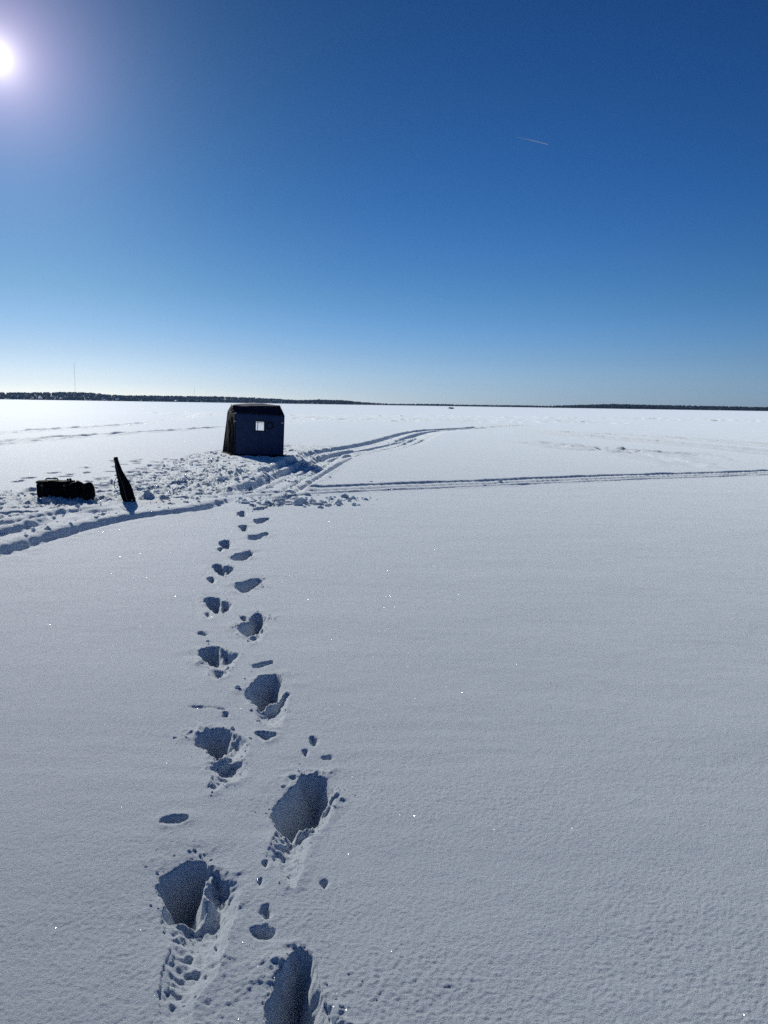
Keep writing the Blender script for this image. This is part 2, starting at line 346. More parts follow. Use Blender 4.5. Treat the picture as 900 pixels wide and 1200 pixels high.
            h = (-.05 * np.exp(-((at - .42) / .16)**2) + .04 * np.exp(-((at - .7) / .16)**2)) * (1 + .5 * rr)
            h = 2.1 * h + .09 * gnoise(s / .8, t / .35, 44) * sstep(1.1, .6, at) * (.6 + .8 * gnoise(s / 9, s * 0, 44))
        else:  # rough
            h = (.26 * gnoise(a / 1.9, b / 2.8, 45) + .22 * gnoise(a / .9, b / 2.0, 46)) * sstep(13, 3, at + 5 * gnoise(s / 3, t / 9, 49)) * (.4 + np.clip(.5 + gnoise(s / 11, s * 0, 47) * 1.5, 0, 1.4))
        if kind == 'rough': h = np.minimum(h * 1.3, .10)
        z[q] += h * ends
    # trampled camp
    for name, amp in (('camp', 1.0), ('core', .7)):
        poly = ZONES[name]; P = np.array(poly)
        q = (x > max(P[:, 0].min(), -16) - 1) & (x < P[:, 0].max() + 1) & (y > P[:, 1].min() - 1) & (y < P[:, 1].max() + 1)
        a, b = x[q], y[q]
        s = sdpoly(a, b, poly) + .45 * fbm(a / 1.1, b / 1.1, 51, 3) + (.15 if name == 'camp' else 0)
        k = sstep(.12, -.25, s) * amp
        for ti, w0, w1 in ((0, .35, .8), (1, .2, .45), (2, .2, .45), (3, .5, .95), (4, .45, .8)):
            dl, _ = sdline(a, b, smooth_line(TRACKS[ti][1], 3)); k = k * (.22 + .78 * sstep(w0, w1, np.abs(dl)))
        k = k * (1 - .85 * np.exp(-((a + 2.6)**2 + ((b - 21.3) / 1.3)**2) / 1.4))
        b1 = 1 - np.abs(gnoise(a / .26, b / .30, 52)) * 2.4; b2 = 1 - np.abs(gnoise(a / .10, b / .12, 53)) * 2.4
        h = -.03 + .025 * b1 + .030 * b2 + .018 * gnoise(a / .06, b / .07, 54) + .04 * gnoise(a / 1.1, b / .9, 55)
        patch = np.clip(.45 + 1.1 * gnoise(a / 1.6, b / 1.9, 56), .12, 1.15)
        z[q] += h * k * patch
    q = np.nonzero((x > -16) & (x < 3) & (y > 6) & (y < 30))[0]
    a, b = x[q], y[q]
    order = np.argsort(b); q = q[order]; a = a[order]; b = b[order]
    d = np.zeros(a.shape)
    for bx_, by_, an, ln, wd, dp in BOOTS:
        i0, i1 = np.searchsorted(b, (by_ - .4, by_ + .4))
        A = a[i0:i1] - bx_; B = b[i0:i1] - by_
        ca, sa = math.cos(an), math.sin(an); u = (A * ca + B * sa) / ln; v = (-A * sa + B * ca) / wd
        e = np.sqrt(u * u + v * v)
        d[i0:i1] = np.minimum(d[i0:i1], -dp * sstep(1.15, .7, e)) + .018 * np.exp(-((e - 1.35) / .2)**2)
    z[q] += d
    # snow heaped where the fishing hole was cleared, and banked along the foot of the tent
    for mx, my, mr, mh in ((-3.88, 12.35, .10, .13), (-3.66, 12.42, .09, .06), (-4.32, 11.95, .2, .06)):
        dd = np.hypot(x - mx, y - my) / mr
        q = dd < 2.5
        z[q] += mh * np.exp(-dd[q]**2) * (1 + .35 * gnoise(x[q] / .09, y[q] / .09, 61))
    return z

# ------------------------------------------------------------------ object helpers
def tag(o, label=None, cat=None, group=None, kind=None):
    if label: o['label'] = label
    if cat: o['category'] = cat
    if group: o['group'] = group
    if kind: o['kind'] = kind
    return o
def empty(name, loc, rz=0.0, **kw):
    o = bpy.data.objects.new(name, None); o.location = loc; o.rotation_euler.z = rz; o.empty_display_size = .2
    col.objects.link(o); return tag(o, **kw)
def mesh_np(name, V, F, mat, parent=None, smooth=False, F3=None):
    me = bpy.data.meshes.new(name)
    V = np.asarray(V, np.float32); me.vertices.add(len(V)); me.vertices.foreach_set('co', V.ravel())
    F = np.asarray(F, np.int32); k = F.shape[1]; idx = F.ravel(); starts = np.arange(len(F), dtype=np.int32) * k
    if F3 is not None:
        F3 = np.asarray(F3, np.int32); starts = np.concatenate([starts, len(idx) + np.arange(len(F3), dtype=np.int32) * 3]); idx = np.concatenate([idx, F3.ravel()])
    me.loops.add(len(idx)); me.loops.foreach_set('vertex_index', idx)
    me.polygons.add(len(starts)); me.polygons.foreach_set('loop_start', starts)
    me.polygons.foreach_set('use_smooth', np.full(len(starts), smooth))
    me.update(calc_edges=True); me.validate()
    me.materials.append(mat)
    o = bpy.data.objects.new(name, me); col.objects.link(o)
    if parent: o.parent = parent
    return o
def bm_obj(name, bm, mat, parent=None, smooth=False, loc=(0, 0, 0)):
    bmesh.ops.recalc_face_normals(bm, faces=bm.faces)
    me = bpy.data.meshes.new(name); bm.to_mesh(me); bm.free()
    for p in me.polygons: p.use_smooth = smooth
    me.materials.append(mat)
    o = bpy.data.objects.new(name, me); o.location = loc; col.objects.link(o)
    if parent: o.parent = parent
    return o
def bm_box(bm, c, s, bevel=0.0, seg=2, rot=None):
    r = bmesh.ops.create_cube(bm, size=1.0)['verts']
    for v in r: v.co = Vector((v.co.x * s[0], v.co.y * s[1], v.co.z * s[2]))
    if bevel:
        ed = list({e for v in r for e in v.link_edges})
        g = bmesh.ops.bevel(bm, geom=ed, offset=bevel, segments=seg, affect='EDGES', profile=.6)
        r = list({v for v in g['verts']} | {v for v in r if v.is_valid})
    for v in r:
        if rot is not None: v.co = rot @ v.co
        v.co += Vector(c)
    return r
def bm_tube(bm, pts, rad, n=8, flat=1.0, caps=True):
    pts = [Vector(p) for p in pts]; rads = rad if hasattr(rad, '__len__') else [rad] * len(pts); rings = []
    for i, p in enumerate(pts):
        t = (pts[min(i + 1, len(pts) - 1)] - pts[max(i - 1, 0)]).normalized()
        s = t.cross(Vector((0, 0, 1)));
        if s.length < 1e-3: s = Vector((1, 0, 0))
        s.normalize(); w = s.cross(t)
        rings.append([bm.verts.new(p + rads[i] * (math.cos(k * 2 * math.pi / n) * s + flat * math.sin(k * 2 * math.pi / n) * w)) for k in range(n)])
    for a, b in zip(rings, rings[1:]):
        for k in range(n): bm.faces.new((a[k], a[(k + 1) % n], b[(k + 1) % n], b[k]))
    if caps: bm.faces.new(rings[0][::-1]); bm.faces.new(rings[-1])
    return rings
def rumple(bm, amp, lam, seed=0.0):
    for v in bm.verts:
        v.co += amp * mnoise.noise_vector(v.co / lam + Vector((seed, seed * 2, seed * 3)))

# ------------------------------------------------------------------ materials
def new_mat(name):
    m = bpy.data.materials.new(name); m.use_nodes = True; n = m.node_tree.nodes; n.clear()
    return m, n, m.node_tree.links
def fabric(name, color, rough=.6, spec=.4, bump=.3, scale=25, vary=.35, sheen=0.0, trans=0.0):
    m, n, l = new_mat(name)
    o = n.new('ShaderNodeOutputMaterial'); b = n.new('ShaderNodeBsdfPrincipled')
    tc = n.new('ShaderNodeTexCoord'); nz = n.new('ShaderNodeTexNoise'); nz.inputs['Scale'].default_value = scale; nz.inputs['Detail'].default_value = 6
    l.new(tc.outputs['Object'], nz.inputs['Vector'])
    mx = n.new('ShaderNodeMix'); mx.data_type = 'RGBA'
    mx.inputs['A'].default_value = (*[c * (1 - vary) for c in color], 1); mx.inputs['B'].default_value = (*[min(1, c * (1 + vary)) for c in color], 1)
    l.new(nz.outputs[0], mx.inputs['Factor']); l.new(mx.outputs['Result'], b.inputs['Base Color'])
    b.inputs['Roughness'].default_value = rough; b.inputs['Specular IOR Level'].default_value = spec; b.inputs['Sheen Weight'].default_value = sheen
    bp = n.new('ShaderNodeBump'); bp.inputs['Strength'].default_value = bump; bp.inputs['Distance'].default_value = .01
    n2 = n.new('ShaderNodeTexNoise'); n2.inputs['Scale'].default_value = scale * .35; n2.inputs['Detail'].default_value = 8
    l.new(tc.outputs['Object'], n2.inputs['Vector']); l.new(n2.outputs[0], bp.inputs['Height']); l.new(bp.outputs[0], b.inputs['Normal'])
    if trans:
        tr = n.new('ShaderNodeBsdfTranslucent'); l.new(mx.outputs['Result'], tr.inputs['Color'])
        ms = n.new('ShaderNodeMixShader'); ms.inputs[0].default_value = trans
        l.new(b.outputs[0], ms.inputs[1]); l.new(tr.outputs[0], ms.inputs[2]); l.new(ms.outputs[0], o.inputs[0])
    else: l.new(b.outputs[0], o.inputs[0])
    return m

def snow_material(lump=0.0):
    m, n, l = new_mat('snow_lump' if lump else 'snow')
    o = n.new('ShaderNodeOutputMaterial'); b = n.new('ShaderNodeBsdfPrincipled')
    tc = n.new('ShaderNodeTexCoord')
    # albedo: near white, faintly mottled; tan slush by the old fishing hole
    nz = n.new('ShaderNodeTexNoise'); nz.inputs['Scale'].default_value = .8; nz.inputs['Detail'].default_value = 5; l.new(tc.outputs['Object'], nz.inputs['Vector'])
    mx = n.new('ShaderNodeMix'); mx.data_type = 'RGBA'; mx.inputs['A'].default_value = (.59, .68, .79, 1); mx.inputs['B'].default_value = (.65, .73, .83, 1)
    l.new(nz.outputs[0], mx.inputs['Factor'])
    d = n.new('ShaderNodeVectorMath'); d.operation = 'DISTANCE'; d.inputs[1].default_value = (-3.55, 11.95, 0)
    sc = n.new('ShaderNodeVectorMath'); sc.operation = 'MULTIPLY'; sc.inputs[1].default_value = (1, 1, 0); l.new(tc.outputs['Object'], sc.inputs[0]); l.new(sc.outputs[0], d.inputs[0])
    n3 = n.new('ShaderNodeTexNoise'); n3.inputs['Scale'].default_value = 4; n3.inputs['Detail'].default_value = 4; l.new(tc.outputs['Object'], n3.inputs['Vector'])
    ad = n.new('ShaderNodeMath'); ad.operation = 'ADD'; l.new(d.outputs['Value'], ad.inputs[0]); l.new(n3.outputs[0], ad.inputs[1])
    mr = n.new('ShaderNodeMapRange'); mr.inputs['From Min'].default_value = .55; mr.inputs['From Max'].default_value = 1.15; mr.inputs['To Min'].default_value = .55; mr.inputs['To Max'].default_value = 0
    l.new(ad.outputs[0], mr.inputs['Value'])
    st = n.new('ShaderNodeMix'); st.data_type = 'RGBA'; st.inputs['B'].default_value = (.52, .45, .34, 1); l.new(mr.outputs[0], st.inputs['Factor']); l.new(mx.outputs['Result'], st.inputs['A'])
    l.new(st.outputs['Result'], b.inputs['Base Color'])
    b.inputs['Roughness'].default_value = .72; b.inputs['Specular IOR Level'].default_value = .30
    b.inputs['Sheen Weight'].default_value = 1.0; b.inputs['Sheen Roughness'].default_value = .56; b.inputs['Sheen Tint'].default_value = (.94, .995, 1, 1)
    # granular relief
    g1 = n.new('ShaderNodeTexNoise'); g1.inputs['Scale'].default_value = 140; g1.inputs['Detail'].default_value = 6; g1.inputs['Roughness'].default_value = .75; l.new(tc.outputs['Object'], g1.inputs['Vector'])
    bp = n.new('ShaderNodeBump'); bp.inputs['Strength'].default_value = .9; bp.inputs['Distance'].default_value = .008
    l.new(g1.outputs[0], bp.inputs['Height']); l.new(bp.outputs[0], b.inputs['Normal'])
    # flat ice crystals lying at odd angles, the few that face right flash in the sun
    vo = n.new('ShaderNodeTexVoronoi'); vo.inputs['Scale'].default_value = 480; l.new(tc.outputs['Object'], vo.inputs['Vector'])
    sub = n.new('ShaderNodeVectorMath'); sub.operation = 'SUBTRACT'; sub.inputs[1].default_value = (.5, .5, .5); l.new(vo.outputs['Color'], sub.inputs[0])
    s2 = n.new('ShaderNodeVectorMath'); s2.operation = 'MULTIPLY'; s2.inputs[1].default_value = (1.6, 1.6, .6); l.new(sub.outputs[0], s2.inputs[0])
    gm = n.new('ShaderNodeNewGeometry'); a2 = n.new('ShaderNodeVectorMath'); a2.operation = 'ADD'; l.new(gm.outputs['Normal'], a2.inputs[0]); l.new(s2.outputs[0], a2.inputs[1])
    nn = n.new('ShaderNodeVectorMath'); nn.operation = 'NORMALIZE'; l.new(a2.outputs[0], nn.inputs[0])
    gl = n.new('ShaderNodeBsdfGlossy'); gl.inputs['Roughness'].default_value = .16; l.new(nn.outputs[0], gl.inputs['Normal'])
    wn_ = n.new('ShaderNodeTexWhiteNoise'); l.new(vo.outputs['Position'], wn_.inputs['Vector'])
    gt = n.new('ShaderNodeMath'); gt.operation = 'GREATER_THAN'; gt.inputs[1].default_value = .994; l.new(wn_.outputs['Value'], gt.inputs[0])
    ml = n.new('ShaderNodeMath'); ml.operation = 'MULTIPLY'; ml.inputs[1].default_value = .05; l.new(gt.outputs[0], ml.inputs[0])
    l.new(ml.outputs[0], gl.inputs['Color'])
    ms = n.new('ShaderNodeAddShader'); l.new(b.outputs[0], ms.inputs[0]); l.new(gl.outputs[0], ms.inputs[1])
    if lump:    # small loose lumps let the sun glow through
        tr = n.new('ShaderNodeBsdfTranslucent'); l.new(st.outputs['Result'], tr.inputs['Color'])
        mt = n.new('ShaderNodeMixShader'); mt.inputs[0].default_value = lump; l.new(ms.outputs[0], mt.inputs[1]); l.new(tr.outputs[0], mt.inputs[2]); ms = mt
    l.new(ms.outputs[0], o.inputs[0])
    return m
SNOW = snow_material()
SNOW_LUMP = snow_material(.42)
NAVY = fabric('navy_nylon', (.005, .022, .076), rough=.6, spec=.25, bump=.35, scale=5)
NAVY_DARK = fabric('dark_navy_nylon', (.004, .006, .022), rough=.6, spec=.25, bump=.3, scale=5)
BLACK = fabric('black_nylon', (.0025, .0035, .0065), rough=.9, spec=.05, bump=.5, scale=9)
BLACK_WEB = fabric('black_webbing', (.012, .012, .013), rough=.8, spec=.2, scale=60)
GREY_WEB = fabric('grey_reflective_tape', (.30, .31, .34), rough=.5, scale=40)
PALE_ROOF = fabric('pale_roof_top', (.42, .40, .46), rough=.6, scale=3, vary=.8)  # pale violet grey for the roof top, unevenly mottled
PALE = fabric('pale_trim', (.55, .55, .57), rough=.5, scale=30)
PLASTIC = fabric('black_plastic', (.012, .012, .013), rough=.35, spec=.5, bump=.05, scale=10)
GREY_PLASTIC = fabric('grey_plastic', (.10, .10, .11), rough=.4, bump=.05, scale=10)
STEEL = fabric('galvanised_steel', (.18, .18, .19), rough=.5, bump=.05, scale=10)
SHELL = fabric('dark_red_cowling', (.05, .012, .012), rough=.3, spec=.5, bump=.0, scale=3)
def clear_film():
    m, n, l = new_mat('clear_window_film')
    o = n.new('ShaderNodeOutputMaterial'); t = n.new('ShaderNodeBsdfTransparent'); t.inputs[0].default_value = (.93, .94, .97, 1)
    g = n.new('ShaderNodeBsdfGlossy'); g.inputs['Roughness'].default_value = .12
    tc = n.new('ShaderNodeTexCoord'); nz = n.new('ShaderNodeTexNoise'); nz.inputs['Scale'].default_value = 7; l.new(tc.outputs['Object'], nz.inputs['Vector'])
    bp = n.new('ShaderNodeBump'); bp.inputs['Strength'].default_value = .3; bp.inputs['Distance'].default_value = .02; l.new(nz.outputs[0], bp.inputs['Height']); l.new(bp.outputs[0], g.inputs['Normal'])
    x = n.new('ShaderNodeMixShader'); x.inputs[0].default_value = .06
    l.new(t.outputs[0], x.inputs[1]); l.new(g.outputs[0], x.inputs[2]); l.new(x.outputs[0], o.inputs[0]); return m
FILM = clear_film()

# ------------------------------------------------------------------ snow-covered lake, one sheet to the far shore and beyond
def build_ground():
    r1 = .85 * np.exp(np.arange(0, 1.55, .0028))            # fine rings close by
    def ext(r, to, step): return np.concatenate([r, r[-1] * np.exp(np.arange(1, int(math.log(to / r[-1]) / step) + 2) * step)])
    rr = ext(r1, 12, .004); rr = ext(rr, 60, .0058); rr = ext(rr, 240, .009); rr = ext(rr, 900, .03); rr = ext(rr, 7000, .12)
    rr = np.concatenate([[.15, .3, .45, .6, .72], rr]); nr = len(rr)
    dense = np.radians(np.linspace(-33, 33, 860)); dth = dense[1] - dense[0]
    sparse = np.radians(np.concatenate([np.geomspace(33.4, 180, 44)]))
    th = np.concatenate([-sparse[:-1][::-1], dense, sparse]); nt = len(th)
    T, Rr = np.meshgrid(th, rr)
    x = Rr * np.sin(T); y = Rr * np.cos(T)
    gap = np.gradient(th); cell = np.maximum(np.abs(gap)[None, :] * Rr, np.gradient(rr)[:, None] * .6) * np.ones_like(Rr)
    z = height(x.ravel(), y.ravel(), cell.ravel())
    V = np.column_stack([x.ravel(), y.ravel(), z]); V = np.vstack([V, [0, 0, float(z[:nt].mean())]])
    i, j = np.meshgrid(np.arange(nr - 1), np.arange(nt), indexing='ij')
    a = i * nt + j; b = i * nt + (j + 1) % nt
    F = np.stack([a, a + nt, b + nt, b], -1).reshape(-1, 4)
    j = np.arange(nt); F3 = np.stack([j, (j + 1) % nt, np.full(nt, len(V) - 1)], -1)
    return tag(mesh_np('snow_ground', V, F, SNOW, smooth=True, F3=F3), 'snow lying over the whole frozen lake, trodden and rutted by the camp', kind='structure')
build_ground()
def hz(x, y): return float(height(np.array([x], float), np.array([y], float), np.array([.012]))[0])

# loose lumps of snow: thrown out of the footprints, scuffed up round the camp
def build_clods():
    bm = bmesh.new(); bmesh.ops.create_icosphere(bm, subdivisions=1, radius=1.0)
    v0 = np.array([v.co[:] for v in bm.verts]); f0 = np.array([[v.index for v in f.verts] for f in bm.faces]); bm.free()
    P = []
    def emit(x, y, s): P.append((x, y, s))
    for k, (depth, poly) in enumerate(HOLES):
        A = np.array(poly); c = A.mean(0)
        for _ in range(34 if k < 3 else 10 if k < 8 else 4):
            p = A[rng.integers(len(A))]; out_ = (p - c); out_ /= np.hypot(*out_) + 1e-6
            near = c[1] > p[1]
            off = abs(rng.normal(0, .07 if near else .05))
            q = p + out_ * (off + .005) + rng.normal(0, .02, 2)
            if min(sdpoly(np.array([q[0]]), np.array([q[1]]), h[1])[0] for h in HOLES[max(0, k - 1):k + 2]) > .012:
                emit(q[0], q[1], min(.010, .0018 + rng.exponential(.0018)) * (1 if k < 4 else 1.5))
    for depth, poly in RAMPS[:11]:
        A = np.array(poly)
        for _ in range(26):
            w_ = rng.random(); q = A[rng.integers(len(A))] * w_ + A[rng.integers(len(A))] * (1 - w_) + rng.normal(0, .02, 2)
            if min(sdpoly(np.array([q[0]]), np.array([q[1]]), h[1])[0] for h in HOLES[:8]) > .012:
                emit(q[0], q[1], min(.011, .0018 + rng.exponential(.0022)))
    poly = ZONES['camp']; n = 0
    while n < 1700:
        x = rng.uniform(-13, 0); y = rng.uniform(8.6, 26)
        if sdpoly(np.array([x]), np.array([y]), poly)[0] < .15 + abs(rng.normal(0, .12)):
            emit(x, y, min(.07, .009 + rng.exponential(.010))); n += 1
    for kind, pts in TRACKS[3:6]:
        L = smooth_line(pts)
        for _ in range(70):
            i = rng.integers(len(L) - 1); q = L[i] + (L[i + 1] - L[i]) * rng.random() + rng.normal(0, .42, 2)
            if q[1] < 60: emit(q[0], q[1], min(.05, .010 + rng.exponential(.010)))
    for x0, y0, n_, sp in ((-1.1, 11.9, 60, .28), (-1.5, 12.2, 60, .5), (-.7, 12.6, 30, .3)):
        for _ in range(n_): emit(x0 + rng.normal(0, sp), y0 + rng.normal(0, sp * .6), min(.075, .014 + rng.exponential(.016)))
    P = np.array(P)
    Z = height(P[:, 0], P[:, 1], np.full(len(P), .012))
    N = len(P); nv = len(v0)
    V = np.repeat(v0[None], N, 0) * (1 + .28 * rng.normal(0, 1, (N, nv, 1)))
    V = V * (P[:, 2][:, None, None] * rng.uniform(.7, 1.4, (N, 1, 3))) * np.array([1, 1, .65])
    V += np.column_stack([P[:, 0], P[:, 1], Z + P[:, 2] * .05])[:, None, :]
    F = (f0[None] + (np.arange(N) * nv)[:, None, None]).reshape(-1, 3)
    tag(mesh_np('snow_clods', V.reshape(-1, 3), F, SNOW_LUMP, smooth=False), 'loose crumbs and lumps of snow strewn about the footprints and the trodden camp', kind='stuff')
build_clods()

# ------------------------------------------------------------------ ice fishing tent
def build_tent():
    x0, y0 = -4.05, 23.6
    zb = hz(x0 + .2, 22.7) - .02
    t = empty('fishing_tent', (x0, y0, 0), label='navy blue pop-up ice fishing tent with a small clear window, on the trodden snow', cat='tent')
    def L(p): return Vector((p[0] - x0, p[1] - y0, p[2]))
    B = -.05
    FL, FR, BR, BL = L((-4.553, 23.06, B)), L((-3.075, 22.9, B)), L((-3.32, 24.35, B)), L((-5.185, 24.25, B))
    TFL, TFR, TBR, TBL = L((-4.546, 23.10, 1.305)), L((-3.045, 23.0, 1.235)), L((-3.32, 24.4, 1.26)), L((-4.99, 24.25, 1.33))
    RFL, RFR, RBR, RBL = L((-4.76, 23.60, 1.545)), L((-3.25, 23.52, 1.535)), L((-3.42, 24.0, 1.53)), L((-4.83, 24.05, 1.53))
    def patch(name, a, b, c, d, mat, hole=None, nu=28, nv=22, bulge=.03, wr=.012, parent=t, seed=1.0, th=.006):
        """a b bottom left/right, c d top right/left"""
        us = list(np.linspace(0, 1, nu + 1)); vs = list(np.linspace(0, 1, nv + 1))
        if hole:
            u0_, u1_, v0_, v1_ = hole
            us = sorted([u for u in us if min(abs(u - u0_), abs(u - u1_)) > .02] + [u0_, u1_]); vs = sorted([v for v in vs if min(abs(v - v0_), abs(v - v1_)) > .02] + [v0_, v1_])
        nrm_ = (b - a).cross(d - a).normalized(); bm = bmesh.new(); g = []
        for v in vs:
            row = []
            for u in us:
                p = (a * (1 - u) + b * u) * (1 - v) + (d * (1 - u) + c * u) * v
                e = math.sin(math.pi * u) * math.sin(math.pi * min(1, v * 1.0)); w = mnoise.noise(Vector((u * 5 + seed, v * 4, seed))) + .5 * mnoise.noise(Vector((u * 13, v * 6 + seed, seed)))
                diag = mnoise.noise(Vector(((u + v) * 7, (u - v) * 2, seed * 3)))
                ed = min(1, 6 * min(u, 1 - u), 6 * min(v, 1 - v))
                row.append(bm.verts.new(p + nrm_ * (bulge * e + wr * ed * (w + diag))))
            g.append(row)
        for i in range(len(vs) - 1):
            for j in range(len(us) - 1):
                if hole and us[j] >= hole[0] - 1e-6 and us[j+1] <= hole[1] + 1e-6 and vs[i] >= hole[2] - 1e-6 and vs[i+1] <= hole[3] + 1e-6: continue
                bm.faces.new((g[i][j], g[i][j+1], g[i+1][j+1], g[i+1][j]))
        o = bm_obj(name, bm, mat, parent, smooth=True)
        md = o.modifiers.new('thickness', 'SOLIDIFY'); md.thickness = th; md.offset = -1
        return o
    fw_ = patch('front_wall', FL, FR, TFR, TFL, NAVY, hole=(.430, .602, .625, .825), seed=2.1)
    patch('side_wall', BL, FL, TFL, TBL, BLACK, seed=4.2, bulge=.02)['label'] = 'black side wall on the left'
    patch('side_wall', FR, BR, TBR, TFR, BLACK, seed=5.7, bulge=.02)['label'] = 'black side wall on the right'
    bw = patch('back_wall', BR, BL, TBL, TBR, NAVY, hole=(.20, .50, .48, .86), seed=7.3)
    patch('roof_slope', TFL, TFR, RFR, RFL, NAVY_DARK, nu=16, nv=8, bulge=.03, seed=8.1)['label'] = 'front roof slope'
    patch('roof_slope', TBL, TFL, RFL, RBL, BLACK, nu=10, nv=8, bulge=.02, seed=9.1)
    patch('roof_slope', TFR, TBR, RBR, RFR, BLACK, nu=10, nv=8, bulge=.02, seed=9.7)
    patch('roof_slope', TBR, TBL, RBL, RBR, NAVY_DARK, nu=16, nv=8, bulge=.02, seed=10.3)
    patch('roof_top', RFL, RFR, RBR, RBL, PALE_ROOF, nu=16, nv=8, bulge=.06, wr=.01, seed=11.9)['label'] = 'top of the roof, mottled pale'
    def on(a, b, c, d, u, v): return (a * (1 - u) + b * u) * (1 - v) + (d * (1 - u) + c * u) * v
    # windows: a black welt and a clear pane, front and back
    for (q, hole, wall) in (((FL, FR, TFR, TFL), (.430, .602, .625, .825), fw_), ((BR, BL, TBL, TBR), (.20, .50, .48, .86), bw)):
        n_ = (q[1] - q[0]).cross(q[3] - q[0]).normalized()
        off = n_ * .03 * math.sin(math.pi * (hole[0] + hole[1]) / 2) * math.sin(math.pi * (hole[2] + hole[3]) / 2)
        cs = [on(*q, u, v) + off for u, v in ((hole[0], hole[2]), (hole[1], hole[2]), (hole[1], hole[3]), (hole[0], hole[3]))]
        bm = bmesh.new(); ctr = sum(cs, Vector()) / 4
        fr_ = [[bm.verts.new(ctr + (c - ctr) * k + n_ * o_) for c in cs] for k, o_ in ((1.22, .006), (1.22, .016), (.97, .016), (.97, -.012), (1.22, -.012))]
        for r0_, r1_ in zip(fr_, fr_[1:] + fr_[:1]):
            for k in range(4): bm.faces.new((r0_[k], r0_[(k+1) % 4], r1_[(k+1) % 4], r1_[k]))
        wf = bm_obj('window_frame', bm, BLACK_WEB, t)
        bm = bmesh.new(); N = 8
        gr = [[bm.verts.new((cs[0] * (1 - i / N) + cs[1] * (i / N)) * (1 - j / N) + (cs[3] * (1 - i / N) + cs[2] * (i / N)) * (j / N) + n_ * (.002 + .004 * mnoise.noise(Vector((i, j, 3.3))))) for i in range(N + 1)] for j in range(N + 1)]
        for j in range(N):
            for i in range(N): bm.faces.new((gr[j][i], gr[j][i+1], gr[j+1][i+1], gr[j+1][i]))
        bm_obj('pane', bm, FILM, wf, smooth=True)
        if wall is bw:   # mullion of the far window, glimpsed through the near one
            bm = bmesh.new(); m0 = (cs[0] * .22 + cs[1] * .78); m1 = (cs[3] * .22 + cs[2] * .78)
            bm_tube(bm, [m0, m1], .011, 6); m0 = cs[0] * .25 + cs[3] * .75; m1 = cs[1] * .25 + cs[2] * .75
            bm_tube(bm, [m0, m1], .010, 6); bm_obj('mullion', bm, GREY_PLASTIC, wf)
    # seams, skirt, corner poles under the fabric
    bm = bmesh.new()
    for a_, b_ in ((FL, TFL), (FR, TFR), (BR, TBR), (BL, TBL)): bm_tube(bm, [a_, (a_ + b_) / 2 + Vector((0, 0, 0)), b_], .014, 6)
    for a_, b_ in ((TFL, TFR), (TFR, TBR), (TBR, TBL), (TBL, TFL), (TFL, RFL), (TFR, RFR), (TBR, RBR), (TBL, RBL)): bm_tube(bm, [a_, b_], .011, 6)
    bm_obj('seam_piping', bm, BLACK_WEB, t, smooth=True)
    bm = bmesh.new(); ring = [FL, FR, BR, BL]
    for a_, b_ in zip(ring, ring[1:] + ring[:1]):
        n_ = (b_ - a_).cross(Vector((0, 0, 1))).normalized(); K = 24; top = []; bot = []
        for k in range(K + 1):
            p = a_ * (1 - k / K) + b_ * (k / K)
            top.append(bm.verts.new(p + Vector((0, 0, .10)) + n_ * .012)); bot.append(bm.verts.new(p + Vector((0, 0, -.01 + .02 * mnoise.noise(p * 5))) + n_ * (.07 + .035 * mnoise.noise(p * 4))))
        for k in range(K): bm.faces.new((bot[k], bot[k+1], top[k+1], top[k]))
    sk = bm_obj('skirt', bm, BLACK, t, smooth=True); md = sk.modifiers.new('thickness', 'SOLIDIFY'); md.thickness = .006
    # hub with its round stitched cover, grey tabs
    nf = (FR - FL).cross(TFL - FL).normalized()
    c = on(FL, FR, TFR, TFL, .72, .745) + nf * .03
    bm = bmesh.new(); ux = (FR - FL).normalized(); uz = nf.cross(ux)
    for r_ in (.115, .085):
        pts = [c + (ux * math.cos(k * math.pi / 12) + uz * math.sin(k * math.pi / 12)) * r_ for k in range(25)]
        bm_tube(bm, pts, .011, 6, caps=False)
    bm_obj('round_vent', bm, BLACK_WEB, t, smooth=True)
    for p in ((-4.54, 23.03, 1.043), (-4.528, 23.06, 1.285), (-3.085, 22.90, 1.013)):
        bm = bmesh.new(); bm_box(bm, L(p), (.07, .02, .035), .006); bm_obj('grey_tab', bm, GREY_WEB, t)
    nl = (FL - BL).cross(Vector((0, 0, 1))).normalized()
    bm = bmesh.new(); q = (BL, FL, TFL, TBL)
    bm_tube(bm, [on(*q, .22, v) + nl * .035 for v in (.66, .74, .82, .86)], [.008, .012, .012, .008], 6); bm_obj('reflective_strip', bm, GREY_WEB, t)
    bm = bmesh.new(); bm_tube(bm, [on(*q, .5, v) + nl * .03 for v in (.04, .3, .6, .95)], .01, 6); bm_obj('zipper', bm, PLASTIC, t)
build_tent()

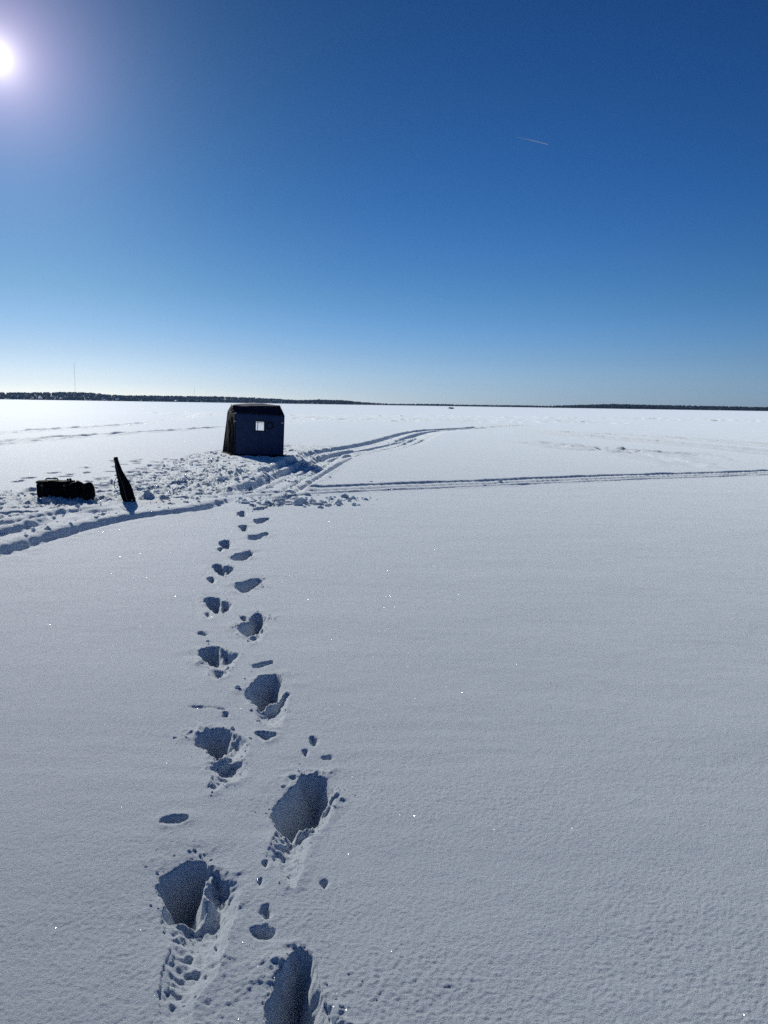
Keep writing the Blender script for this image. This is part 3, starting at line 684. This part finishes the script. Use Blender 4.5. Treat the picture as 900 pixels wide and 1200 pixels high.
# ------------------------------------------------------------------ gear on the snow
def build_gear():
    z0 = hz(-5.36, 12.3)
    t = empty('gear_bag', (-5.37, 12.35, 0), label='long black box-shaped gear bag lying on the trodden snow, grey grip on top', cat='bag')
    z = .143
    bm = bmesh.new(); bm_box(bm, (0, 0, z), (.54, .30, .265), .045, 3); bmesh.ops.subdivide_edges(bm, edges=[e for e in bm.edges if e.calc_length() > .1], cuts=4, use_grid_fill=True); rumple(bm, .018, .12, 2.0)
    bm_obj('body', bm, BLACK, t, smooth=True)
    bm = bmesh.new(); bm_box(bm, (-.005, 0, z + .13), (.53, .29, .035), .014, 2); bmesh.ops.subdivide_edges(bm, edges=[e for e in bm.edges if e.calc_length() > .1], cuts=4, use_grid_fill=True); rumple(bm, .016, .10, 5.0)
    bm_obj('lid', bm, BLACK, t, smooth=True)
    bm = bmesh.new(); bm_tube(bm, [(-.17, 0, z + .155), (-.155, 0, z + .178), (0.02, 0, z + .184), (.035, 0, z + .155)], .012, 8)
    h = bm_obj('handle', bm, BLACK_WEB, t, smooth=True)
    bm = bmesh.new(); bm_tube(bm, [(-.13, -.004, z + .182), (-.065, -.006, z + .186), (0.0, -.004, z + .184)], .016, 8); bm_obj('grip', bm, GREY_WEB, h, smooth=True)
    bm = bmesh.new(); bm_box(bm, (.02, -.160, z - .02), (.36, .045, .16), .02, 2); rumple(bm, .008, .1, 1.0); bm_obj('front_pocket', bm, BLACK, t, smooth=True)
    for sx in (-.16, .2):
        bm = bmesh.new(); bm_box(bm, (sx, -.1525, z + .03), (.03, .012, .21), .003, 1); bm_obj('strap', bm, BLACK_WEB, t)
        bm = bmesh.new(); bm_box(bm, (sx, -.166, z + .085), (.045, .02, .035), .005, 1); bm_obj('buckle', bm, PLASTIC, t)
    for sx, s in ((.235, .022), (.19, .018)):
        bm = bmesh.new(); bmesh.ops.create_icosphere(bm, subdivisions=2, radius=s, matrix=Matrix.Translation((sx, 0, z + .168))); rumple(bm, .006, .03); bm_obj('drawcord_knot', bm, BLACK, t, smooth=True)
    # soft rounded sacks leaning on its right end
    def sack(name, c, s, label, seed, rz=0.0, band=.0):
        o = empty(name, (c[0], c[1], 0), rz, label=label, cat='sack', group='small black sacks beside the gear bag')
        bm = bmesh.new(); bmesh.ops.create_uvsphere(bm, u_segments=28, v_segments=18, radius=1.0)
        for v in bm.verts:
            p = v.co.copy(); q = Vector([math.copysign(abs(k)**.72, k) for k in p])
            v.co = Vector((q.x * s[0], q.y * s[1], max(q.z * s[2], -s[2] * .9) + s[2] * .93))
        rumple(bm, .022, .09, seed); rumple(bm, .007, .03, seed + 3); bm_obj('body', bm, BLACK, o, smooth=True)
        bm = bmesh.new(); K = 24
        pts = [(0, math.cos(k * 2 * math.pi / K) * (s[1] + .004), s[2] * .93 + math.sin(k * 2 * math.pi / K) * (s[2] + .004)) for k in range(K + 1)]
        bm_tube(bm, [Vector(p) + Vector((band, 0, 0)) for p in pts], .010, 6, caps=False); bm_obj('strap', bm, BLACK_WEB, o, smooth=True)
        bm = bmesh.new(); bm_tube(bm, [(.0, 0, 2 * s[2] * .93), (.02, 0, 2 * s[2] * .93 + .022), (.045, 0, 2 * s[2] * .93)], .007, 6); bm_obj('loop', bm, BLACK_WEB, o)
    sack('stuff_sack', (-4.975, 12.22), (.115, .13, .155), 'round black stuff sack squeezed against the right end of the gear bag', 3.0, .2)
    sack('stuff_sack', (-4.745, 12.10), (.078, .11, .15), 'narrow black stuff sack at the far right end of the row of bags', 8.0, -.3)
    # upright tapering case
    cx, cy = -4.04, 11.85
    t = empty('auger_case', (cx, cy, 0), label='tall black tapering case standing tilted in the snow with a strap hanging off', cat='case')
    prof = [(.035, -.0), (.02, -.0)]
    rows = [(-0.06, -4.091, -3.913), (0.012, -4.101, -3.913), (0.052, -4.113, -3.913), (0.101, -4.135, -3.925), (0.173, -4.15, -3.944), (0.268, -4.164, -3.974), (0.327, -4.174, -4.001), (0.402, -4.187, -4.044), (0.53, -4.215, -4.114), (0.625, -4.224, -4.149), (0.695, -4.234, -4.17), (0.722, -4.233, -4.173), (0.729, -4.226, -4.179)]
    bm = bmesh.new(); rings = []; N = 20
    for (zz, xl, xr) in rows:
        mx_ = (xl + xr) / 2 - cx; w = (xr - xl) / 2; dy = w * .62 + .008
        rings.append([bm.verts.new((mx_ + w * math.copysign(abs(math.cos(a_))**.8, math.cos(a_)), dy * math.copysign(abs(math.sin(a_))**.8, math.sin(a_)), zz)) for a_ in (k * 2 * math.pi / N for k in range(N))])
    for a_, b_ in zip(rings, rings[1:]):
        for k in range(N): bm.faces.new((a_[k], a_[(k+1) % N], b_[(k+1) % N], b_[k]))
    bm.faces.new(rings[0][::-1]); bm.faces.new(rings[-1])
    bmesh.ops.subdivide_edges(bm, edges=[e for e in bm.edges if e.calc_length() > .05], cuts=1); rumple(bm, .007, .06, 4.0)
    bm_obj('body', bm, BLACK, t, smooth=True)
    bm = bmesh.new(); bm_tube(bm, [((xl + xr) / 2 - cx - .005, -(xr - xl) / 2 * .62 - .008, zz) for zz, xl, xr in rows[1:-1]], .006, 6); bm_obj('zipper', bm, PLASTIC, t, smooth=True)
    bm = bmesh.new(); bm_tube(bm, [(-.135, -.03, .43), (-.165, -.035, .385), (-.186, -.04, .33), (-.187, -.035, .27), (-.175, -.02, .22), (-.15, -.01, .26), (-.11, 0, .31)], .009, 6, flat=.5); bm_obj('strap', bm, BLACK_WEB, t, smooth=True)
    bm = bmesh.new(); bm_tube(bm, [((-4.206 - cx), 0, .695), ((-4.206 - cx), 0, .726)], [.03, .026], 12); bm_obj('cap', bm, PLASTIC, t)
    bm = bmesh.new(); bm_box(bm, (-3.95 - cx, -.068, .06), (.014, .01, .018), .002, 1); bm_obj('zipper_pull', bm, PALE, t)
build_gear()

# ------------------------------------------------------------------ snowmobile far out on the ice
def build_snowmobile():
    x, y = 37.2, 400.0; x, y = 33.0, 388.0
    z = float(height(np.array([x]), np.array([y]), np.array([1.0]))[0])
    t = empty('snowmobile', (x, y, z), R(4), label='dark snowmobile parked far out on the ice before the wooded shore', cat='snowmobile')
    def prism(name, prof, w, mat, y0_=0, taper=1.0, parent=t, bev=.03):
        bm = bmesh.new(); a_ = [bm.verts.new((px_, y0_ - w / 2 * taper, pz)) for px_, pz in prof]; b_ = [bm.verts.new((px_, y0_ + w / 2 * taper, pz)) for px_, pz in prof]
        n = len(prof); bm.faces.new(a_[::-1]); bm.faces.new(b_)
        for k in range(n): bm.faces.new((a_[k], a_[(k+1) % n], b_[(k+1) % n], b_[k]))
        bmesh.ops.bevel(bm, geom=list(bm.edges), offset=bev, segments=1, affect='EDGES'); return bm_obj(name, bm, mat, parent)
    prism('cowling', [(-1.25, .38), (-.95, .30), (-.15, .30), (-.05, .72), (-.35, .95), (-.75, .86), (-1.2, .58)], .85, SHELL)
    prism('windshield', [(-.62, .90), (-.30, .98), (-.28, 1.36), (-.36, 1.38)], .55, PLASTIC, bev=.01)
    prism('seat', [(-.12, .62), (.95, .60), (1.35, .72), (1.33, .86), (.95, .80), (.1, .82)], .42, BLACK)
    prism('tunnel', [(-.2, .42), (1.5, .42), (1.52, .60), (-.2, .62)], .44, STEEL, bev=.01)
    prism('track', [(-.4, .10), (-.2, .03), (1.25, .03), (1.48, .16), (1.48, .30), (1.3, .40), (-.3, .40)], .38, PLASTIC)
    prism('snow_flap', [(1.50, .16), (1.62, .14), (1.56, .56), (1.51, .56)], .40, BLACK_WEB, bev=.005)
    for s in (-1, 1):
        k = prism('ski', [(-1.62, .26), (-1.5, .10), (-1.3, .05), (-.45, .05), (-.45, .08), (-1.28, .09), (-1.46, .15), (-1.56, .28)], .14, PLASTIC, y0_=.5 * s, bev=.005)
        bm = bmesh.new(); bm_tube(bm, [(-.9, .5 * s, .09), (-.8, .3 * s, .42)], .03, 8); bm_obj('spindle', bm, STEEL, k)
        bm = bmesh.new(); bmesh.ops.create_icosphere(bm, subdivisions=2, radius=.09, matrix=Matrix.Translation((-1.15, .2 * s, .60)) @ Matrix.Diagonal((.6, 1.2, .7, 1))); bm_obj('headlight', bm, PALE, t, smooth=True)
    bm = bmesh.new(); bm_tube(bm, [(-.22, -.36, 1.06), (-.28, -.2, 1.02), (-.3, 0, .98), (-.28, .2, 1.02), (-.22, .36, 1.06)], .018, 8); bm_obj('handlebar', bm, BLACK, t)
build_snowmobile()

# ------------------------------------------------------------------ wooded far shore
RIDGE = [(-75, .42), (-60, .5), (-45, .40), (-35, .52), (-26.7, .464), (-25.1, .49), (-22.7, .575), (-21.4, .585), (-20, .453), (-18.6, .403), (-15.5, .43), (-12.7, .453), (-10.2, .415), (-8.04, .351), (-6.8, .275), (-4.9, .339), (-3.3, .326), (-1.4, .172), (.5, .110), (4, .147), (5.6, .121), (10.6, .134), (11.8, .127), (14.2, .237), (16.6, .332), (18.9, .305), (22.8, .29), (26.5, .257), (35, .33), (50, .25), (60, .4), (75, .3)]
SHORE, DEEP = 3000.0, 520.0
ra = np.array([p[0] for p in RIDGE]); re_ = np.array([p[1] for p in RIDGE])
def crest(az):   # height of the tree tops along the skyline
    return CAM_H + (SHORE + DEEP) * np.tan(np.radians(np.interp(az, ra, re_)))
def shore_r(az): return SHORE + 60 * gnoise(az / 5.0, az * 0, 71) + 18 * gnoise(az / 1.1, az * 0, 72)
def tree_h(az): return np.clip(crest(az) * .5, 4.0, 12.0)
def build_shore():
    az = np.linspace(-75, 75, 900); fr = np.array([-.03, 0, .04, .12, .3, .5, .75, 1.0, 1.6, 3.0])
    A, Fr = np.meshgrid(az, fr); sr = shore_r(A)
    top = np.maximum(crest(A) - tree_h(A), .8)
    prof = np.interp(Fr, [-.03, 0, .04, .3, 1.0, 1.6, 3.0], [-.04, .02, .12, .45, 1.0, .95, -.05])
    z = top * prof + .8 * gnoise(A * 4, Fr * 5, 73) * (Fr > .1) * (Fr < 2)
    rr = sr + Fr * DEEP
    V = np.column_stack([(rr * np.sin(np.radians(A))).ravel(), (rr * np.cos(np.radians(A))).ravel(), z.ravel()])
    n = len(az); i, j = np.meshgrid(np.arange(len(fr) - 1), np.arange(n - 1), indexing='ij'); a_ = i * n + j
    F = np.stack([a_, a_ + 1, a_ + n + 1, a_ + n], -1).reshape(-1, 4)
    hm = fabric('snowy_forest_floor', (.035, .04, .045), rough=.9, spec=.1, bump=0, scale=.01, vary=.2)
    tag(mesh_np('hills', V, F, hm, smooth=True), kind='structure')
    # trees, thousands of them: pointed conifers and round bare crowns
    def unit_conifer():
        v = []; f = []
        for t_, (z0_, z1_, r0_) in enumerate(((.12, .62, .26), (.42, 1.0, .17))):
            b0 = len(v)
            for k in range(6): v.append((r0_ * math.cos(k * 1.0472 + t_ * .5), r0_ * math.sin(k * 1.0472 + t_ * .5), z0_))
            v.append((0, 0, z1_)); f += [(b0 + k, b0 + (k + 1) % 6, b0 + 6) for k in range(6)]
        b0 = len(v); v += [(.02, 0, 0), (-.01, .02, 0), (-.01, -.02, 0), (0, 0, .5)]; f += [(b0, b0+1, b0+3), (b0+1, b0+2, b0+3), (b0+2, b0, b0+3)]
        return np.array(v), np.array(f)
    def unit_round():
        bm = bmesh.new(); bmesh.ops.create_icosphere(bm, subdivisions=1, radius=1)
        v = [(q.co.x * .3, q.co.y * .3, .64 + q.co.z * .36) for q in bm.verts]; f = [[w.index for w in q.verts] for q in bm.faces]; bm.free()
        b0 = len(v); v += [(.02, 0, 0), (-.01, .02, 0), (-.01, -.02, 0), (0, 0, .5)]; f += [(b0, b0+1, b0+3), (b0+1, b0+2, b0+3), (b0+2, b0, b0+3)]
        return np.array(v), np.array(f)
    for name, unit, N, colr, label in (('conifer_forest', unit_conifer(), 7000, (.014, .022, .022), 'dark conifers massed along the far shore'), ('bare_forest', unit_round(), 7000, (.020, .022, .026), 'dark leafless woods mixed along the far shore')):
        v0, f0 = unit
        az_ = rng.uniform(-72, 72, N); q = rng.random(N)**1.2
        q[: N // 5] = rng.uniform(0, .03, N // 5)           # a dense front row at the water's edge
        q[N // 5: N // 2] = rng.uniform(.85, 1.15, N // 2 - N // 5)
        keep = np.ones(N, bool)
        az_, q = az_[keep], q[keep]; N = len(az_)
        sr = shore_r(az_) + q * DEEP + 6
        top = np.maximum(crest(az_) - tree_h(az_), .8)
        zz = top * np.interp(q, [0, .04, .3, 1.0, 1.6], [.02, .12, .45, 1.0, .95]) - .5
        hgt = tree_h(az_) * rng.uniform(.90, 1.02, N) * (1 + .08 * gnoise(az_ * 2.5, q * 0, 74))
        wid = np.maximum(hgt * rng.uniform(1.2, 2.2, N), 7)
        V = np.repeat(v0[None], N, 0) * (1 + .08 * rng.normal(0, 1, (N, len(v0), 1)))
        V = V * np.stack([wid, wid, hgt], -1)[:, None, :] + np.stack([sr * np.sin(np.radians(az_)), sr * np.cos(np.radians(az_)), zz], -1)[:, None, :]
        F = (f0[None] + (np.arange(N) * len(v0))[:, None, None]).reshape(-1, 3)
        mt = fabric(name + '_foliage', colr, rough=.9, spec=.1, bump=0, scale=.02, vary=.5)
        tag(mesh_np(name, V.reshape(-1, 3), F, mt), label, kind='stuff')
build_shore()

WALL_W = fabric('white_siding', (.78, .79, .80), rough=.6, bump=0, scale=.5, vary=.05)
WALL_T = fabric('tan_siding', (.40, .34, .27), rough=.7, bump=0, scale=.5, vary=.1)
WIN_D = fabric('dark_window', (.02, .025, .03), rough=.1, spec=.5, bump=0, scale=.5)
def build_house(az, q, w, d, h, wall, label, rz, z=None):
    a_ = np.array([az]); r_ = float(shore_r(a_)[0]) + q * DEEP - 22
    x, y = r_ * math.sin(R(az)), r_ * math.cos(R(az))
    z = .2 if z is None else z
    t = empty('shore_house', (x, y, z), rz - R(az), label=label, cat='house', group='houses on the far shore')
    bm = bmesh.new()
    for sgn in (1,):
        p = [(-w/2, 0), (w/2, 0), (w/2, h), (0, h + w * .32), (-w/2, h)]
        f = [bm.verts.new((px_, -d/2, pz)) for px_, pz in p]; b = [bm.verts.new((px_, d/2, pz)) for px_, pz in p]
        bm.faces.new(f); bm.faces.new(b[::-1])
        for k in range(5): bm.faces.new((f[k], b[k], b[(k+1) % 5], f[(k+1) % 5]))
    bm_obj('wall', bm, wall, t)
    bm = bmesh.new(); e = .5; rh = h + w * .32
    for s in (-1, 1):
        o4 = [(0, rh), (s * (w/2 + e), h - e * .64), (s * (w/2 + e), h - e * .64 + .4), (0, rh + .4)]
        f = [bm.verts.new((px_, -d/2 - e, pz + .05)) for px_, pz in o4]; b = [bm.verts.new((px_, d/2 + e, pz + .05)) for px_, pz in o4]
        bm.faces.new(f); bm.faces.new(b)
        for k in range(4): bm.faces.new((f[k], b[k], b[(k+1) % 4], f[(k+1) % 4]))
    bm_obj('roof', bm, SNOW, t)
    for k in range(3):
        bm = bmesh.new(); bm_box(bm, (-w * .3 + k * w * .3, -d/2 - .04, h * .45), (w * .14, .06, h * .35)); bm_obj('window', bm, WIN_D, t)
    bm = bmesh.new(); bm_box(bm, (w * .2, d * .1, rh + .6), (.9, .9, 2.2)); bm_obj('chimney', bm, WALL_T, t)
for args in ((-24.26, .0, 11, 12, 5.0, WALL_W, 'white house on the far shore near the left edge', R(20), 3.5),
             (-24.75, .0, 8, 9, 3.6, WALL_T, 'small tan house left of the white house on the far shore', R(-10), 3.0),
             (-22.95, .0, 9, 9, 3.4, WALL_T, 'low tan house on the far shore just left of the tall mast', R(30), 3.2),
             (-20.22, .0, 15, 9, 2.6, WALL_W, 'long white boathouse right at the ice edge, right of the tall mast', R(70), .1),
             (-19.3, .0, 18, 10, 3.4, WALL_T, 'long tan house beside the white boathouse', R(80), 2.6),
             (-8.24, .12, 11, 12, 5.0, WALL_W, 'white house on the far shore above the tent, left one of two', R(85), 5.0),
             (-7.86, .12, 8, 9, 3.8, WALL_W, 'smaller white house on the far shore above the tent, right one of two', R(60), 5.2),
             (-15.3, .0, 9, 10, 3.0, WALL_T, 'tan cabin on the far shore below the short mast', R(15), .8)):
    build_house(*args)

# ------------------------------------------------------------------ radio masts
def build_mast(az, dist, top, label, side=2.2):
    x, y = dist * math.sin(R(az)), dist * math.cos(R(az)); z0 = 8.0
    t = empty('radio_mast', (x, y, z0), label=label, cat='mast', group='radio masts behind the far shore')
    H = top - z0; bm = bmesh.new(); A = [Vector((side * .577 * math.cos(k * 2.0944), side * .577 * math.sin(k * 2.0944), 0)) for k in range(3)]
    for p in A: bm_tube(bm, [p, p + Vector((0, 0, H))], .10, 5)
    n = int(H / 3)
    for i in range(n):
        z_ = i * H / n; z2 = (i + 1) * H / n
        for k in range(3): bm_tube(bm, [A[k] + Vector((0, 0, z_)), A[(k+1) % 3] + Vector((0, 0, z2))], .05, 3, caps=False)
    bm_obj('lattice', bm, STEEL, t)
    bm = bmesh.new(); bm_tube(bm, [(0, 0, H - 2), (0, 0, H + 5)], .12, 6); bm_obj('antenna', bm, STEEL, t)
    for k in range(3):
        dirv = A[k].normalized()
        for f_ in (.45, .9):
            bm = bmesh.new(); bm_tube(bm, [dirv * side * .6 + Vector((0, 0, H * f_)), dirv * H * .55 * f_ + Vector((0, 0, -6))], .03, 3, caps=False); bm_obj('guy_wire', bm, STEEL, t)
build_mast(-22.02, 3650, 1.6 + 3650 * math.tan(R(2.60)) - 5, 'tall thin radio mast behind the woods at the left')
build_mast(-13.98, 4100, 1.6 + 4100 * math.tan(R(1.096)) - 5, 'short thin radio mast behind the woods, left of the tent', 2.0)

# ------------------------------------------------------------------ contrail, high up
def build_contrail():
    def P(az, el, d): return Vector((d * math.sin(R(az)), d * math.cos(R(az)), d * math.tan(R(el))))
    a_, b_ = P(9.0, 18.16, 21000), P(11.16, 17.63, 20400)
    bm = bmesh.new(); n = 24; pts = []; rad = []
    for i in range(n + 1):
        s = i / n; pts.append(a_.lerp(b_, s) + Vector((0, 0, 5 * math.sin(s * 3)))); rad.append(3 + 10 * min(1, s * 1.6) * (1 + .15 * math.sin(i * 2.1)) if i < n else 3)
    bm_tube(bm, pts, rad, 8)
    m, nn_, l = new_mat('contrail_ice'); o = nn_.new('ShaderNodeOutputMaterial'); d = nn_.new('ShaderNodeBsdfDiffuse'); d.inputs[0].default_value = (.9, .9, .9, 1)
    tl = nn_.new('ShaderNodeBsdfTranslucent'); tl.inputs[0].default_value = (.9, .9, .9, 1); t_ = nn_.new('ShaderNodeBsdfTransparent')
    m1 = nn_.new('ShaderNodeMixShader'); m1.inputs[0].default_value = .9; l.new(d.outputs[0], m1.inputs[1]); l.new(tl.outputs[0], m1.inputs[2])
    m2 = nn_.new('ShaderNodeMixShader'); m2.inputs[0].default_value = .25; l.new(t_.outputs[0], m2.inputs[1]); l.new(m1.outputs[0], m2.inputs[2]); l.new(m2.outputs[0], o.inputs[0])
    tag(bm_obj('contrail', bm, m, smooth=True), 'short thin white contrail high in the blue sky', 'contrail')
build_contrail()

# ------------------------------------------------------------------ thin haze over the lake
def build_haze():
    bm = bmesh.new(); bm_box(bm, (0, 0, 96.5), (15200, 15200, 197))
    m, n, l = new_mat('haze_air'); o = n.new('ShaderNodeOutputMaterial'); v = n.new('ShaderNodeVolumePrincipled')
    v.inputs['Color'].default_value = (.30, .55, 1, 1); v.inputs['Density'].default_value = HAZE_DENSITY; v.inputs['Anisotropy'].default_value = .3
    l.new(v.outputs[0], o.inputs['Volume'])
    tag(bm_obj('haze', bm, m), kind='stuff')
HAZE_DENSITY = 3.2e-5
build_haze()
